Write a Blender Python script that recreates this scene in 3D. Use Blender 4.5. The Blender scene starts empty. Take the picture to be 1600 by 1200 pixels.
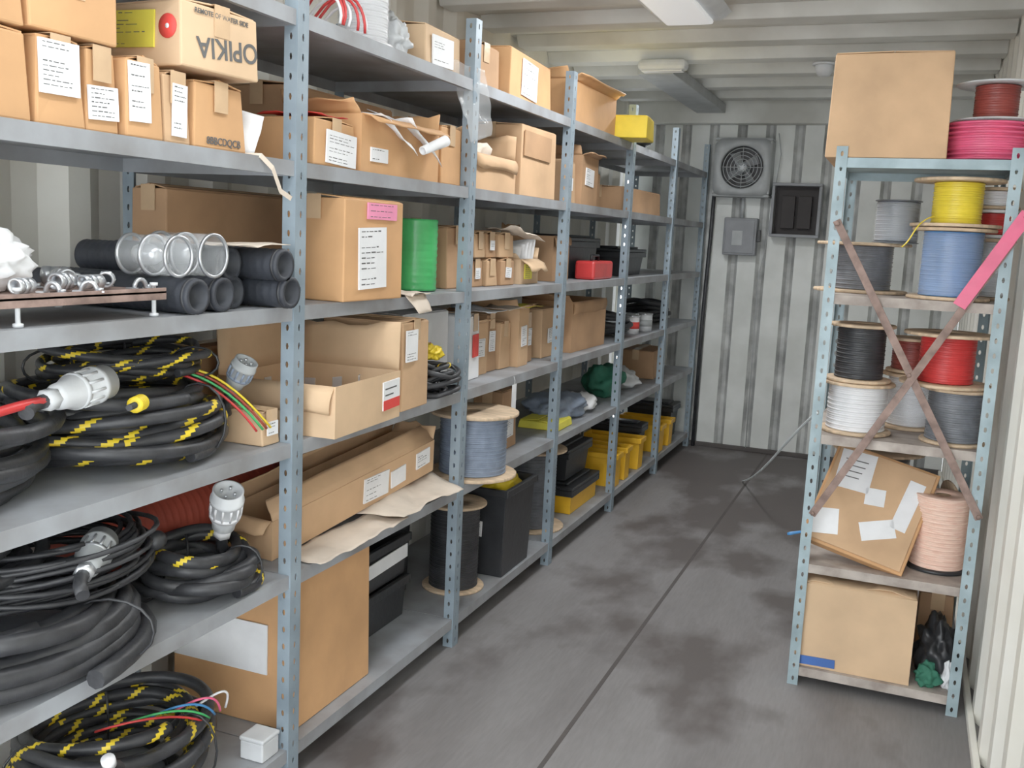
import bpy, bmesh, math, random
from mathutils import Vector, Matrix, noise
random.seed(7)
COL = bpy.context.scene.collection
PI = math.pi

# ------------------------------------------------------------------ materials
MATS = {}
def mat(name, c, rough=.6, var=.12, scale=9, metal=0, bump=.08, c2=None, stretch=(1, 1, 1), trans=0, emit=0, thr=(.35, .65)):
    if name in MATS: return MATS[name]
    m = bpy.data.materials.new(name); m.use_nodes = True
    nt = m.node_tree; b = nt.nodes['Principled BSDF']; L = nt.links.new
    tc = nt.nodes.new('ShaderNodeTexCoord'); mp = nt.nodes.new('ShaderNodeMapping')
    mp.inputs['Scale'].default_value = stretch
    L(tc.outputs['Object'], mp.inputs[0])
    n = nt.nodes.new('ShaderNodeTexNoise'); n.inputs['Scale'].default_value = scale; n.inputs['Detail'].default_value = 5
    L(mp.outputs[0], n.inputs['Vector'])
    r = nt.nodes.new('ShaderNodeValToRGB')
    r.color_ramp.elements[0].position = thr[0]; r.color_ramp.elements[1].position = thr[1]
    a = tuple(max(0, v * (1 - var)) for v in c) if c2 is None else c2
    r.color_ramp.elements[0].color = (*a, 1)
    r.color_ramp.elements[1].color = (*[min(1, v * (1 + var)) for v in c], 1)
    L(n.outputs['Fac'], r.inputs[0]); L(r.outputs[0], b.inputs['Base Color'])
    b.inputs['Roughness'].default_value = rough; b.inputs['Metallic'].default_value = metal
    if bump:
        bp = nt.nodes.new('ShaderNodeBump'); bp.inputs['Strength'].default_value = bump; bp.inputs['Distance'].default_value = .01
        n2 = nt.nodes.new('ShaderNodeTexNoise'); n2.inputs['Scale'].default_value = scale * 5
        L(mp.outputs[0], n2.inputs['Vector']); L(n2.outputs['Fac'], bp.inputs['Height']); L(bp.outputs[0], b.inputs['Normal'])
    if trans:
        b.inputs['Alpha'].default_value = 1 - trans
    if emit:
        b.inputs['Emission Color'].default_value = (*c, 1); b.inputs['Emission Strength'].default_value = emit
    MATS[name] = m
    return m
M_ORANGE = mat('cardboard_orange', (.62, .34, .155), .75, .10, 5)
M_TAN = mat('cardboard_tan', (.60, .38, .215), .78, .12, 5)
M_BROWN = mat('cardboard_brown', (.46, .27, .145), .8, .14, 5)
M_PALE = mat('cardboard_pale', (.67, .46, .28), .78, .10, 5)
M_WHITE = mat('paper_white', (.84, .85, .87), .7, .05, 12)
M_INK = mat('ink_dark', (.10, .10, .10), .7, .1)
M_REDINK = mat('ink_red', (.75, .06, .05), .6, .1)
M_YELL = mat('yellow_plastic', (.85, .62, .03), .45, .1)
M_OYEL = mat('orange_yellow_plastic', (.85, .46, .02), .45, .1)
M_YLAB = mat('yellow_paper', (.80, .72, .08), .6, .1)
M_PINKLAB = mat('pink_paper', (.85, .28, .45), .6, .1)
M_BLUELAB = mat('blue_paper', (.05, .14, .45), .6, .1)
M_TAPE = mat('packing_tape', (.62, .42, .25), .25, .1)
M_RACK = mat('painted_steel_blue_grey', (.28, .345, .40), .45, .10, 6, metal=.1, c2=(.20, .255, .30))
M_SHELF = mat('dusty_steel_shelf', (.33, .35, .38), .55, .12, 5, metal=.1, c2=(.24, .24, .245))
M_RACK2 = mat('painted_steel_green_blue', (.35, .45, .49), .5, .12, 8, metal=.1, c2=(.24, .32, .35))
M_RUST = mat('rusty_brown_steel', (.29, .20, .17), .7, .25, 20, metal=.15, c2=(.18, .12, .10))
M_SHELF2 = mat('dusty_brown_shelf', (.44, .39, .35), .65, .2, 12, c2=(.29, .24, .21))
M_WOOD = mat('plywood_flange', (.61, .45, .30), .7, .2, 14, stretch=(1, 6, 1))
M_BLK = mat('black_rubber', (.030, .031, .035), .45, .3, 20)
M_BLKP = mat('black_plastic', (.024, .025, .028), .38, .2)
M_HOSE = mat('black_rubber_hose', (.030, .034, .044), .6, .2, 20)
M_GREY = mat('grey_plastic', (.38, .40, .41), .4, .1)
M_LGREY = mat('light_grey_plastic', (.64, .66, .68), .4, .08)
M_DGREY = mat('dark_grey_cable', (.15, .16, .18), .35, .15, 30)
M_BGREY = mat('blue_grey_cable', (.22, .27, .36), .45, .12, 30)
M_STEEL = mat('galvanised_steel', (.60, .62, .65), .28, .12, metal=.7)
M_GREEN = mat('green_wrapped_wire', (.06, .44, .13), .25, .12)
M_BLUE = mat('blue_wire', (.09, .23, .50), .25, .15)
M_BLUEP = mat('blue_plastic', (.05, .22, .50), .4, .1)
M_YWIRE = mat('yellow_wire', (.85, .66, .05), .3, .1)
M_RED = mat('red_wire', (.60, .04, .04), .35, .12)
M_ORED = mat('red_orange_duct', (.34, .05, .028), .6, .2)
M_PINK = mat('pink_wire', (.80, .12, .24), .35, .12)
M_MAROON = mat('maroon_wire', (.27, .05, .04), .4, .12)
M_WWIRE = mat('white_wire', (.78, .78, .80), .3, .05)
M_PCABLE = mat('pale_cable_sheath', (.84, .91, .94), .35, .03)
M_ROPE = mat('pale_orange_rope', (.90, .64, .52), .7, .06, 30, c2=(.86, .52, .40), stretch=(1, 1, 6), thr=(.3, .6))
M_CLEAR = mat('clear_plastic', (.85, .88, .90), .08, .04, trans=.84)
M_FILM = mat('clear_film', (.85, .88, .92), .12, .04, trans=.90)
M_CLOTH = mat('brown_paper_sheet', (.68, .58, .48), .8, .12, 8)
M_CORE = mat('cardboard_core', (.33, .22, .13), .8, .1)
M_GREENC = mat('green_cloth', (.03, .16, .10), .8, .2)
M_BACK = mat('painted_wall_offwhite', (.76, .78, .76), .5, .06, 3, c2=(.62, .64, .61), bump=.05)
M_SIDE = mat('painted_wall_cream', (.86, .85, .79), .5, .05, 3, c2=(.79, .77, .69), bump=.05)
M_CEIL = mat('painted_ceiling_offwhite', (.70, .71, .68), .55, .1, 2.5, c2=(.56, .56, .52))
M_FANG = mat('fan_housing_grey', (.42, .44, .45), .5, .1)
M_PANEL = mat('panel_dark_grey', (.25, .26, .28), .5, .1)
M_DARK = mat('dark_interior', (.035, .03, .03), .7, .1)
M_FINT = mat('fan_interior_grey', (.13, .13, .135), .7, .1)
M_GROOVE = mat('darker_groove', (.46, .47, .46), .7, .3, 8)  # darker grey than the ribs, for the recessed strips of the back wall
M_SEAM = mat('dark_seam', (.075, .065, .062), .7, .1)
M_FLUO = mat('lamp_diffuser', (.90, .92, .93), .4, .01, emit=.3)  # faint glow added to the diffuser; the fixture itself is unlit

def floor_mat():
    m = bpy.data.materials.new('worn_plywood_floor'); m.use_nodes = True
    nt = m.node_tree; b = nt.nodes['Principled BSDF']; L = nt.links.new
    tc = nt.nodes.new('ShaderNodeTexCoord')
    def nz(sc, st, det=6):
        mp = nt.nodes.new('ShaderNodeMapping'); mp.inputs['Scale'].default_value = st
        L(tc.outputs['Object'], mp.inputs[0])
        n = nt.nodes.new('ShaderNodeTexNoise'); n.inputs['Scale'].default_value = sc; n.inputs['Detail'].default_value = det
        L(mp.outputs[0], n.inputs['Vector']); return n.outputs['Fac']
    def ramp(n, p0, c0, p1, c1):
        r = nt.nodes.new('ShaderNodeValToRGB'); e = r.color_ramp.elements
        e[0].position = p0; e[0].color = (*c0, 1); e[1].position = p1; e[1].color = (*c1, 1)
        L(n, r.inputs[0]); return r
    def mix(f, a, c, mode='MIX'):
        x = nt.nodes.new('ShaderNodeMix'); x.data_type = 'RGBA'; x.blend_type = mode
        if isinstance(f, float): x.inputs[0].default_value = f
        else: L(f, x.inputs[0])
        L(a, x.inputs[6]); L(c, x.inputs[7]); return x.outputs[2]
    base = ramp(nz(2.0, (2.5, .5, 1)), .3, (.178, .168, .168), .7, (.245, .236, .238))
    fine = ramp(nz(26, (4, .5, 1)), .3, (.88, .87, .87), .7, (1, 1, 1))
    c = mix(1.0, base.outputs[0], fine.outputs[0], 'MULTIPLY')
    sp = nt.nodes.new('ShaderNodeSeparateXYZ'); L(tc.outputs['Object'], sp.inputs[0])
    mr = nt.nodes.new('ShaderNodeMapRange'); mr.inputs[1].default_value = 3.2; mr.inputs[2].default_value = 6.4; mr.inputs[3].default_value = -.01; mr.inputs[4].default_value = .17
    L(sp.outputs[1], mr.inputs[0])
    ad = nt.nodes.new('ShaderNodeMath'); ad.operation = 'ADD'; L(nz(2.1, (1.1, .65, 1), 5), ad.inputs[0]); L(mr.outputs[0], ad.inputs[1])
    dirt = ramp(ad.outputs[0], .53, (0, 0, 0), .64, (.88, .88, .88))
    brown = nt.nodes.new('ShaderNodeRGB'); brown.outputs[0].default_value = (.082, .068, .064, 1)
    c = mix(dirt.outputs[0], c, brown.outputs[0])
    L(c, b.inputs['Base Color']); b.inputs['Roughness'].default_value = .6
    bp = nt.nodes.new('ShaderNodeBump'); bp.inputs['Strength'].default_value = .10
    L(nz(40, (4, 1, 1)), bp.inputs['Height']); L(bp.outputs[0], b.inputs['Normal'])
    return m
M_FLOOR = floor_mat()

# ------------------------------------------------------------------ geometry helpers
def gbox(bm, x0, y0, z0, x1, y1, z1, M=None, mi=0):
    vs = [bm.verts.new(Vector(p)) for p in ((x0, y0, z0), (x1, y0, z0), (x1, y1, z0), (x0, y1, z0), (x0, y0, z1), (x1, y0, z1), (x1, y1, z1), (x0, y1, z1))]
    if M is not None:
        for v in vs: v.co = M @ v.co
    for f in ((0, 3, 2, 1), (4, 5, 6, 7), (0, 1, 5, 4), (1, 2, 6, 5), (2, 3, 7, 6), (3, 0, 4, 7)):
        bm.faces.new([vs[i] for i in f]).material_index = mi
    return vs
def glathe(bm, prof, n=32, M=None, mi=0, loop=False):
    rings = []
    for r, z in prof:
        ring = []
        for i in range(n):
            a = 2 * PI * i / n
            p = Vector((r * math.cos(a), r * math.sin(a), z))
            ring.append(bm.verts.new(M @ p if M is not None else p))
        rings.append(ring)
    k = len(rings)
    for j in range(k if loop else k - 1):
        A = rings[j]; B = rings[(j + 1) % k]
        for i in range(n):
            f = bm.faces.new((A[i], A[(i + 1) % n], B[(i + 1) % n], B[i])); f.material_index = mi; f.smooth = True
    if not loop:
        bm.faces.new(rings[0][::-1]).material_index = mi; bm.faces.new(rings[-1]).material_index = mi
def gtube(bm, pts, r, n=8, closed=False, mi=0, pat=None):
    pts = [Vector(p) for p in pts]; N = len(pts); rings = []
    up = Vector((0, 0, 1)); prev = None
    for i, p in enumerate(pts):
        if closed: t = pts[(i + 1) % N] - pts[i - 1]
        else: t = pts[min(i + 1, N - 1)] - pts[max(i - 1, 0)]
        if t.length < 1e-9: t = Vector((1, 0, 0))
        t.normalize()
        if prev is None:
            a = t.cross(up)
            if a.length < .1: a = t.cross(Vector((1, 0, 0)))
        else: a = prev - t * prev.dot(t)
        a.normalize(); prev = a; b = t.cross(a)
        rr = r[i] if isinstance(r, (list, tuple)) else r
        rings.append([bm.verts.new(p + (a * math.cos(2 * PI * j / n) + b * math.sin(2 * PI * j / n)) * rr) for j in range(n)])
    for i in range(N if closed else N - 1):
        A = rings[i]; B = rings[(i + 1) % N]
        for j in range(n):
            f = bm.faces.new((A[j], A[(j + 1) % n], B[(j + 1) % n], B[j])); f.smooth = True
            f.material_index = pat(i, j) if pat else mi
    if not closed:
        bm.faces.new(rings[0][::-1]); bm.faces.new(rings[-1])
def part(bm, name, mats, parent=None, bevel=0, label=None, solid=0, loc=None, rot=None):
    bmesh.ops.recalc_face_normals(bm, faces=bm.faces)
    me = bpy.data.meshes.new(name); bm.to_mesh(me); bm.free()
    for m in (mats if isinstance(mats, (list, tuple)) else [mats]): me.materials.append(m)
    o = bpy.data.objects.new(name, me); COL.objects.link(o)
    if parent is not None: o.parent = parent
    if loc: o.location = loc
    if rot: o.rotation_euler = rot
    if solid:
        s = o.modifiers.new('s', 'SOLIDIFY'); s.thickness = solid; s.offset = 0
    if bevel:
        b = o.modifiers.new('b', 'BEVEL'); b.width = bevel; b.segments = 2; b.limit_method = 'ANGLE'; b.angle_limit = .6
    if label: o['label'] = label
    return o
def tag(o, label, category, group=None):
    o['label'] = label; o['category'] = category
    if group: o['group'] = group
    return o
def thing(name, loc, label, category, group=None, rz=0, rot=None):
    o = bpy.data.objects.new(name, None); o.empty_display_size = .05; COL.objects.link(o)
    o.location = loc; o.rotation_euler = rot if rot else (0, 0, rz)
    return tag(o, label, category, group)
def BM(): return bmesh.new()
def bez(P, n=12):
    P = [Vector(q) for q in P]
    return [((1 - t) ** 3) * P[0] + 3 * t * (1 - t) ** 2 * P[1] + 3 * t * t * (1 - t) * P[2] + t ** 3 * P[3] for t in [q / n for q in range(n + 1)]]
def text_part(txt, size, parent, M, m, name='printed_text'):
    cu = bpy.data.curves.new('tmp', 'FONT'); cu.body = txt; cu.size = size; cu.extrude = .0004; cu.align_x = 'CENTER'; cu.align_y = 'CENTER'
    cu.offset = size * .012
    t = bpy.data.objects.new('tmp', cu); COL.objects.link(t)
    bpy.context.view_layer.update()
    me = bpy.data.meshes.new_from_object(t.evaluated_get(bpy.context.evaluated_depsgraph_get()))
    bpy.data.objects.remove(t); me.transform(M); me.materials.clear(); me.materials.append(m)
    o = bpy.data.objects.new(name, me); COL.objects.link(o); o.parent = parent
    return o
def face_M(face, w, d, h):
    if face == '+x': return Matrix(((0, 0, 1, w / 2), (1, 0, 0, -d / 2), (0, 1, 0, 0), (0, 0, 0, 1))), d, h
    if face == '-y': return Matrix(((1, 0, 0, -w / 2), (0, 0, -1, -d / 2), (0, 1, 0, 0), (0, 0, 0, 1))), w, h
    if face == '+z': return Matrix(((1, 0, 0, -w / 2), (0, 1, 0, -d / 2), (0, 0, 1, h), (0, 0, 0, 1))), w, d
LN = {'w': 'white printed shipping label', 'y': 'yellow printed label', 'p': 'pink label', 'b': 'blue label', 'r': 'white and red label', 'R': 'red label', 'n': 'plain white label', 'd': 'dark printed rectangle'}
def paper(parent, face, w, d, h, a0, b0, a1, b1, kind='w', off=.004):
    M, W, H = face_M(face, w, d, h)
    A0, A1, B0, B1 = a0 * W, a1 * W, b0 * H, b1 * H
    m1 = {'w': M_WHITE, 'y': M_YLAB, 'p': M_PINKLAB, 'b': M_BLUELAB, 'r': M_WHITE, 'R': M_REDINK, 'n': M_WHITE, 'd': M_BROWN}[kind]
    bm = BM()
    Rz = Matrix.Translation(((A0 + A1) / 2, (B0 + B1) / 2, 0)) @ Matrix.Rotation(random.uniform(-.06, .06), 4, 'Z') @ Matrix.Translation((-(A0 + A1) / 2, -(B0 + B1) / 2, 0))
    M = M @ Rz
    gbox(bm, A0, B0, off - .0035, A1, B1, off + .0005, M)
    sx, sy = A1 - A0, B1 - B0
    if kind in 'wyp':
        rows = max(4, min(11, int(sy / .008)))
        for i in range(rows):
            yy = B1 - sy * (i + .8) / (rows + .6); L0 = A0 + sx * .08; end = A0 + sx * random.uniform(.45, .92)
            if random.random() < .3: continue
            while L0 < end - sx * .04:
                wl = sx * random.uniform(.06, .18)
                gbox(bm, L0, yy, off, min(L0 + wl, end), yy + sy * random.choice((.14, .18, .24)) / rows, off + .0009, M, 1)
                L0 += wl + sx * .04
    if kind == 'r':
        gbox(bm, A0, B0, off, A1, B0 + sy * .35, off + .0009, M, 2)
        gbox(bm, A0 + sx * .1, B0 + sy * .5, off, A0 + sx * .6, B0 + sy * .55, off + .0009, M, 1)
        gbox(bm, A0 + sx * .1, B0 + sy * .72, off, A0 + sx * .8, B0 + sy * .77, off + .0009, M, 1)
    return part(bm, 'paper_label', [m1, M_INK, M_REDINK], parent, label=LN[kind])

def cbox(x0, x1, y0, y1, z0, z1, m=M_TAN, label='plain tan cardboard box on a steel shelf', labs=(), opened=None, rz=None, tape=True, group='cardboard boxes on the long rack', jit=.010, cat='cardboard box', print_=None, rot=None, name='cardboard_box'):
    w, d, h = x1 - x0, y1 - y0, z1 - z0
    if rz is None: rz = random.uniform(-.06, .06)
    T = thing(name, ((x0 + x1) / 2, (y0 + y1) / 2, z0 + .001), label, cat, group, rz, rot)
    if opened is None:
        bm = BM()
        vs = gbox(bm, -w / 2, -d / 2, 0, w / 2, d / 2, h - .004)
        for v in vs[4:]: v.co += Vector((random.uniform(-jit, 0) * (1 if v.co.x > 0 else -1), random.uniform(-jit, 0) * (1 if v.co.y > 0 else -1), 0))
        part(bm, 'box_body', m, T, bevel=.004)
        for s in (-1, 1):
            bm = BM()
            e = random.uniform(.0, .012)
            if d >= w:
                vs = gbox(bm, 0, -d / 2 + .008, 0, w / 2 - .009, d / 2 - .008, .003)
                for v in vs:
                    if v.co.x < .001: v.co.z += e
                for v in vs: v.co.x = s * v.co.x if v.co.x > .001 else s * .0015
            else:
                vs = gbox(bm, -w / 2 + .008, 0, 0, w / 2 - .008, d / 2 - .009, .003)
                for v in vs:
                    if v.co.y < .001: v.co.z += e
                for v in vs: v.co.y = s * v.co.y if v.co.y > .001 else s * .0015
            for v in vs: v.co.z += h - .0045
            part(bm, 'flap', m, T)
        if tape:
            bm = BM(); t = .022
            if d >= w:
                gbox(bm, -t, -d / 2 - .001, h + .003, t, d / 2 + .001, h + .0045); gbox(bm, -t, -d / 2 - .0015, h - .06, t, -d / 2 - .0002, h + .004); gbox(bm, -t, d / 2 + .0002, h - .06, t, d / 2 + .0015, h + .004)
            else:
                gbox(bm, -w / 2 - .001, -t, h + .003, w / 2 + .001, t, h + .0045); gbox(bm, w / 2 + .0002, -t, h - .06, w / 2 + .0015, t, h + .004); gbox(bm, -w / 2 - .0015, -t, h - .06, -w / 2 - .0002, t, h + .004)
            part(bm, 'packing_tape', M_TAPE, T)
    else:
        bm = BM(); t = .004
        gbox(bm, -w / 2, -d / 2, 0, w / 2, d / 2, t)
        gbox(bm, -w / 2, -d / 2, t, w / 2, -d / 2 + t, h); gbox(bm, -w / 2, d / 2 - t, t, w / 2, d / 2, h)
        gbox(bm, -w / 2, -d / 2 + t, t, -w / 2 + t, d / 2 - t, h); gbox(bm, w / 2 - t, -d / 2 + t, t, w / 2, d / 2 - t, h)
        part(bm, 'box_body', m, T)
        for side, (ang, ln) in opened.items():
            a = math.radians(ang); half = (d if 'x' in side else w) / 2 - .004
            bm = BM(); sg = 1 if side[0] == '+' else -1; prev = None
            for q in range(5):
                row = []
                aa = a * (1 + .12 * (q - 2) / 2); off0 = (w if 'x' in side else d) / 2 - .002
                for e in range(7):
                    ee = (-1 + e / 3) * half * (1 - .05 * q / 4)
                    L_ = ln * q / 4 * (1 - (random.uniform(0, .18) if q == 4 else 0))
                    off = sg * (off0 + math.sin(aa) * L_); zz = h + math.cos(aa) * L_ + random.uniform(-.004, .004) * (q > 0)
                    row.append(bm.verts.new((off, ee, zz) if 'x' in side else (ee, off, zz)))
                if prev:
                    for e in range(6): bm.faces.new((prev[e], prev[e + 1], row[e + 1], row[e])).smooth = True
                prev = row
            part(bm, 'flap', m, T, solid=.004)
    for l in labs: paper(T, l[0], w, d, h, *l[1:])
    if print_:
        for (face, a, b, txt, size, rt) in print_:
            M, W, H = face_M(face, w, d, h)
            text_part(txt, size, T, M @ Matrix.Translation((a * W, b * H, .0012)) @ Matrix.Rotation(rt, 4, 'Z'), M_INK)
    return T

def ring_prof(r0, r1, z0, z1): return [(r0, z0), (r1 - .002, z0), (r1, z0 + .002), (r1, z1 - .002), (r1 - .002, z1), (r0, z1)]
def spool(x, y, z, rf, rw, h, mw, mf=M_WOOD, label='cable spool', group='cable spools', rz=0, tf=.010, top=True, rot=None, name='cable_spool', wrap=False, amp=.02):
    T = thing(name, (x, y, z + .001), label, 'spool', group, rz, rot)
    bm = BM(); glathe(bm, ring_prof(.022, rf, 0, tf), 44, loop=True); part(bm, 'flange', mf, T)
    if top:
        bm = BM(); glathe(bm, ring_prof(.022, rf, h - tf, h), 44, loop=True); part(bm, 'flange', mf, T)
    bm = BM(); glathe(bm, [(.018, .001), (.024, .001), (.024, h - .001), (.018, h - .001)], 20, loop=True); part(bm, 'core', M_CORE, T)
    hh = h - 2 * tf - .002 if top else h - tf; rows = max(5, int(hh / .007)); prof = [(.025, tf + .001)]
    for i in range(rows):
        z0 = tf + .001 + hh * i / rows; dz = hh / rows; k = rw * (1 - amp * math.sin(i * 1.7) ** 2)
        prof += [(k - .0022, z0 + .02 * dz), (k, z0 + .3 * dz), (k, z0 + .7 * dz), (k - .0022, z0 + .98 * dz)]
    prof.append((.025, tf + .001 + hh))
    bm = BM(); glathe(bm, prof, 44, loop=True); part(bm, 'wire_winding', mw, T)
    if wrap:
        bm = BM()
        pr = [(rw + .003 + .002 * math.sin(i * 2.1), tf + .004 + (hh - .008) * i / 8) for i in range(9)]
        glathe(bm, pr + [(r - .0008, zz) for r, zz in pr[::-1]], 30, loop=True); part(bm, 'plastic_wrap', M_FILM, T, label='clear stretch film')
    return T
def coil_pts(R, rc, turns, h, seed, sq=1.0, dr=.035, N=30):
    rnd = random.Random(seed); pts = []
    ph = [rnd.uniform(0, 6.28) for _ in range(turns + 2)]; ro = [rnd.uniform(-dr, dr) for _ in range(turns + 2)]; zo = [rc + (h - 2 * rc) * i / max(1, turns - 1) for i in range(turns + 2)]
    ox = [rnd.uniform(-.025, .025) for _ in range(turns + 2)]
    for i in range(turns * N):
        t = i / N; k = int(t); f = t - k; f = f * f * (3 - 2 * f); a = 2 * PI * t
        ra = ro[k] * (1 - f) + ro[k + 1] * f; z = zo[k] * (1 - f) + zo[k + 1] * f
        p = ph[k] * (1 - f) + ph[k + 1] * f
        r = R + ra + .014 * math.sin(3 * a + p)
        z += .013 * math.sin(2 * a + p)
        pts.append(Vector((r * math.cos(a) + ox[k] * (1 - f) + ox[k + 1] * f, sq * r * math.sin(a), max(rc + .001, z))))
    return pts
def coil(x, y, z, R, rc, turns, h, label, m=M_BLK, seed=1, sq=1.0, stripes=0, tilt=(0, 0, 0), group='coiled black cables', dr=.035, n=8, name='cable_coil', extra=None):
    T = thing(name, (x, y, z), label, 'cable coil', group, rot=tilt)
    N = 130 if stripes else 32; n = 12 if stripes else n
    pts = coil_pts(R, rc, turns, h, seed, sq, dr, N)
    on = set()
    if stripes:
        rnd = random.Random(seed + 50)
        for _ in range(stripes):
            k = rnd.randrange(0, len(pts) - 30)
            on.update(range(k, k + rnd.randrange(20, 60)))
    bm = BM(); gtube(bm, pts, rc, n, pat=(lambda i, j: 1 if (i in on and (j + i) % n in (0, 1)) else 0)); part(bm, 'cable', [m, M_YELL], T)
    if stripes or extra:
        for a in (.4, 2.5, 4.4):
            bm = BM()
            cx, cy = R * math.cos(a), sq * R * math.sin(a); dx, dy = math.cos(a), math.sin(a); w = dr + rc * 1.9
            gtube(bm, [(cx + dx * w * math.cos(q), cy + dy * w * math.cos(q), h / 2 + .004 + (h / 2) * math.sin(q)) for q in [i * PI / 8 for i in range(16)]], .003, 6, closed=True)
            part(bm, 'cable_tie', M_BLKP, T)
    return T
def connector(x, y, z, rot, L=.13, r=.03, m=M_GREY, label='grey industrial plug connector on a cable', cable=M_BLK, cl=.08, name='plug_connector', nut=M_LGREY):
    T = thing(name, (x, y, z), label, 'connector', 'industrial plug connectors', rot=rot)
    bm = BM(); glathe(bm, [(r * .55, 0), (r * .75, L * .06), (r * .8, L * .2), (r, L * .32), (r, L * .7), (r * 1.12, L * .72), (r * 1.12, L * .8), (r * 1.02, L * .81), (r * 1.02, L), (r * .88, L), (r * .88, L * .9), (.001, L * .9)], 28)
    part(bm, 'connector_body', m, T)
    bm = BM()
    for i in range(12):
        a = i * PI / 6; gtube(bm, [(r * 1.02 * math.cos(a), r * 1.02 * math.sin(a), L * .42), (r * 1.02 * math.cos(a), r * 1.02 * math.sin(a), L * .7)], .003, 6)
    glathe(bm, [(r * .4, L * .36), (r * 1.06, L * .36), (r * 1.06, L * .44), (r * .4, L * .44)], 28)
    part(bm, 'locking_ring', nut, T)
    bm = BM(); glathe(bm, [(r * .4, -L * .18), (r * .62, -L * .16), (r * .62, 0.0), (r * .4, 0.004)], 6); part(bm, 'gland_nut', nut, T)
    bm = BM(); gtube(bm, [(0, 0, -L * .1), (0, 0, -L * .3), (cl * .1, 0, -L * .3 - cl * .5), (cl * .35, cl * .1, -L * .3 - cl)], r * .4, 10); part(bm, 'cable', cable, T)
    for i in range(4):
        bm = BM()
        a = i * PI / 2 + .4; gtube(bm, [(r * .45 * math.cos(a), r * .45 * math.sin(a), L * .88), (r * .45 * math.cos(a), r * .45 * math.sin(a), L * .98)], .0035, 8)
        part(bm, 'contact_pin', M_STEEL, T)
    return T
def blob(x, y, z, sx, sy, sz, m, name, label, category, seed=0, amp=.25, rz=0, group=None, f=3.0, sub=4):
    bm = BM(); bmesh.ops.create_icosphere(bm, subdivisions=sub, radius=1)
    for v in bm.verts:
        p = v.co.copy(); k = 1 + amp * noise.noise(p * f * .6 + Vector((seed * 3.1, 0, 0))) + amp * .6 * abs(noise.noise(p * f * 1.7 + Vector((0, seed * 2.3, 0))))
        v.co = Vector((p.x * k * sx, p.y * k * sy, max(-.92, p.z * k) * sz))
    mz = min(v.co.z for v in bm.verts)
    for v in bm.verts: v.co.z -= mz
    for fc in bm.faces: fc.smooth = sub > 3
    o = part(bm, name, m, loc=(x, y, z + .001), rot=(0, 0, rz)); tag(o, label, category, group)
    return o
def sheet(P, nu, nv, m, name, label=None, category=None, amp=.01, seed=0, f=8, solid=.0012, parent=None, group=None):
    bm = BM(); P = [Vector(p) for p in P]; n = (P[1] - P[0]).cross(P[3] - P[0]).normalized(); g = []
    for i in range(nu + 1):
        row = []
        for j in range(nv + 1):
            a, b = i / nu, j / nv
            p = P[0].lerp(P[1], a).lerp(P[3].lerp(P[2], a), b)
            k = noise.noise(p * f + Vector((seed, 0, 0))) + .5 * noise.noise(p * f * 2.3)
            row.append(bm.verts.new(p + n * abs(k) * amp))
        g.append(row)
    for i in range(nu):
        for j in range(nv): bm.faces.new((g[i][j], g[i + 1][j], g[i + 1][j + 1], g[i][j + 1])).smooth = True
    o = part(bm, name, m, parent, solid=solid)
    if category: tag(o, label, category, group)
    return o
def tote(x0, x1, y0, y1, z0, z1, label, m=M_BLKP, rim=M_BLKP, lab=None, group='plastic storage totes', lid=False, rz=0, taper=.9, name='storage_tote'):
    w, d, h = x1 - x0, y1 - y0, z1 - z0
    T = thing(name, ((x0 + x1) / 2, (y0 + y1) / 2, z0 + .001), label, 'storage bin', group, rz)
    bm = BM(); t = .005
    def ring(k, z, ins=0): return [bm.verts.new((sx * (w / 2 * k - ins), sy * (d / 2 * k - ins), z)) for sx, sy in ((-1, -1), (1, -1), (1, 1), (-1, 1))]
    r = [ring(taper, 0), ring(1, h), ring(1, h, t), ring(taper, t, t)]
    bm.faces.new(r[0][::-1]); bm.faces.new(r[3])
    for a, b in ((0, 1), (1, 2), (2, 3)):
        for i in range(4): bm.faces.new((r[a][i], r[a][(i + 1) % 4], r[b][(i + 1) % 4], r[b][i]))
    part(bm, 'bin_body', m, T, bevel=.004)
    bm = BM(); e = .012
    for q in ((-w / 2 - e, -d / 2 - e, w / 2 + e, -d / 2), (-w / 2 - e, d / 2, w / 2 + e, d / 2 + e), (-w / 2 - e, -d / 2, -w / 2, d / 2), (w / 2, -d / 2, w / 2 + e, d / 2)):
        gbox(bm, q[0], q[1], h - .03, q[2], q[3], h)
    part(bm, 'rim', rim, T, bevel=.003)
    if lid:
        bm = BM(); gbox(bm, -w / 2 - e, -d / 2 - e, h + .001, w / 2 + e, d / 2 + e, h + .018); gbox(bm, -w / 2 + .03, -d / 2 + .03, h + .018, w / 2 - .03, d / 2 - .03, h + .03); part(bm, 'lid', rim, T, bevel=.004)
    if lab:
        for l in lab: paper(T, l[0], w, d, h, *l[1:], off=.006)
    return T

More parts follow.
